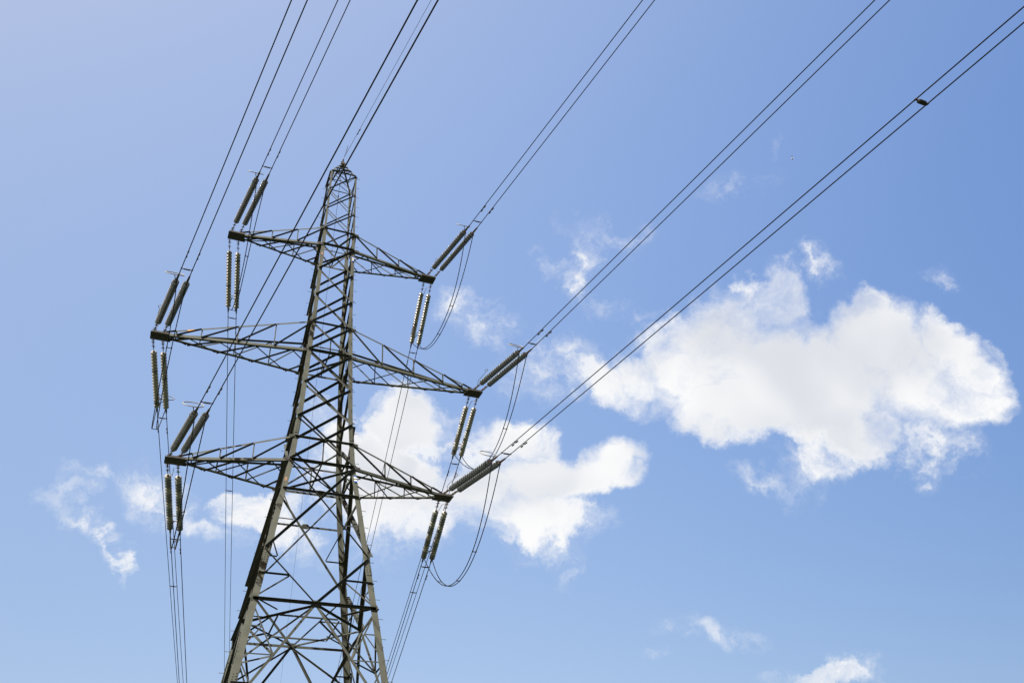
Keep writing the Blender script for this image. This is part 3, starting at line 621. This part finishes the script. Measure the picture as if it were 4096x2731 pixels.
# earth wire from the peak
for nm, start, az, m, k in (('T', V((0, -.18, 42.94)), 8.0, .045, .0001), ('A', V((0, .18, 42.925)), 8.52, .059, .0002)):
    sg = -1 if nm == 'T' else 1; T_ = 130 if nm == 'T' else 330
    f = lambda t: V((math.sin(R(az))*t, sg*math.cos(R(az))*t, -m*t+k*t*t))
    mb = MB(); mb.tube([f((q/60)**1.6*T_) for q in range(61)], .010, 6)
    o = obj('earth_wire', mb, 'wire', None, True); o.location = start; o['category'] = 'power line'; o['group'] = 'earth wires on the pylon peak'
    o['label'] = 'single thin wire running %s' % ('up from the pylon peak past the camera' if nm == 'T' else 'from the pylon peak down behind the lattice')
    d = link('vibration_damper', damp_me, o); d.location = f(2.3 if nm == 'T' else 2.6); d.rotation_mode = 'QUATERNION'; d.rotation_quaternion = frame(f(1)).to_quaternion()
    if nm == 'T': d2 = obj('wire_tail', MB().tube([f(.1), f(.3)+V((-.03, 0, .10)), f(.75)+V((-.06, 0, .34)), f(.62)+V((-.02, 0, .30)), f(.35)+V((0, 0, .03))], .009, 6), 'galv', o)
# jumper loops under each arm tip
def ends(i, s, j):
    P, v, l0, l1, l2, *_ = WIRE[('T', i, s, j)]; a = V(P)+V(v)*(l2-.46)
    P, v, l0, l1, l2, *_ = WIRE[('A', i, s, j)]; b = V(P)+V(v)*(l2-.46)
    return a, b
for (i, s), (h, sk, ux, e_, pin) in JUMP.items():
    n = 64; E_ = [ends(i, s, j) for j in (0, 1)]; curves = [[], []]
    for q in range(n+1):
        t = q/n; tt = t**math.exp(sk); b = 1-abs(2*tt-1)**(2*math.exp(e_)); pf = 1-pin*(1-abs(2*t-1)**3)
        cs_ = [a.lerp(c, t)+V((ux*b, 0, -h*b)) for a, c in E_]; mid = (cs_[0]+cs_[1])/2
        for j in (0, 1): curves[j].append(mid+(cs_[j]-mid)*pf)
    for j in (0, 1):
        c0 = curves[j][0]; mb = MB(); mb.tube([p-c0 for p in curves[j]], .0195, 6)
        o = obj('jumper_cable', mb, 'wire', None, True); o.location = c0; o['category'] = 'cable'; o['group'] = 'jumper cables looping under the arm tips'
        o['label'] = '%s cable of the pair looping below the %s %s arm tip' % (('left', 'right')[j], ARMW[i], SIDEW[s])
    for q, w_ in ((.30, 'on the near side'), (.52, 'at its bottom'), (.80, 'on the far side')):
        kx = int(q*n); a, b = curves[0][kx], curves[1][kx]
        spacer(a, b, curves[0][kx+1]-a, .016, 'clamps joining the jumper cables', 'small clamp on the %s %s jumper loop, %s' % (ARMW[i], SIDEW[s], w_), 'jumper_clamp')

# ------------------------------------------------------------------ a gull far off in the upper right sky
BD = V(BIRD); dist = 240; loc = V(CAM)+BD*dist
mb = MB(); body = [(-.30, .0), (-.24, .045), (-.08, .085), (.08, .08), (.18, .05), (.23, .055), (.27, .045), (.31, .018), (.35, .004)]
mb.tube([(x, 0, 0) for x, _ in body], [max(r_, .004) for _, r_ in body], 10)
gull = obj('gull', mb, 'birdw', None, True); gull.location = loc
gull['label'] = 'tiny white gull gliding alone in the clear blue sky at upper right'; gull['category'] = 'bird'
for q in (-1, 1):
    st = [(0, .0, .10, -.08, .0), (.22, .07, .13, -.07, 0), (.45, .06, .06, -.08, 0), (.62, .0, -.06, -.12, 0)]
    rows = [[V((a, q*(y+.05), z)), V((b, q*(y+.05), z+.0)), V((b, q*(y+.05), z+.012)), V((a, q*(y+.05), z+.018))] for y, z, a, b, _ in st]
    w_ = MB(); w_.prism(rows); obj('wing', w_, 'birdg', gull)
tl = MB(); tl.prism([[V((-.26, -.03, 0)), V((-.26, .03, 0)), V((-.26, .03, .01)), V((-.26, -.03, .01))], [V((-.40, -.07, 0)), V((-.40, .07, 0)), V((-.40, .07, .008)), V((-.40, -.07, .008))]])
obj('tail', tl, 'birdw', gull)
gull.rotation_euler = (R(20), 0, R(140))
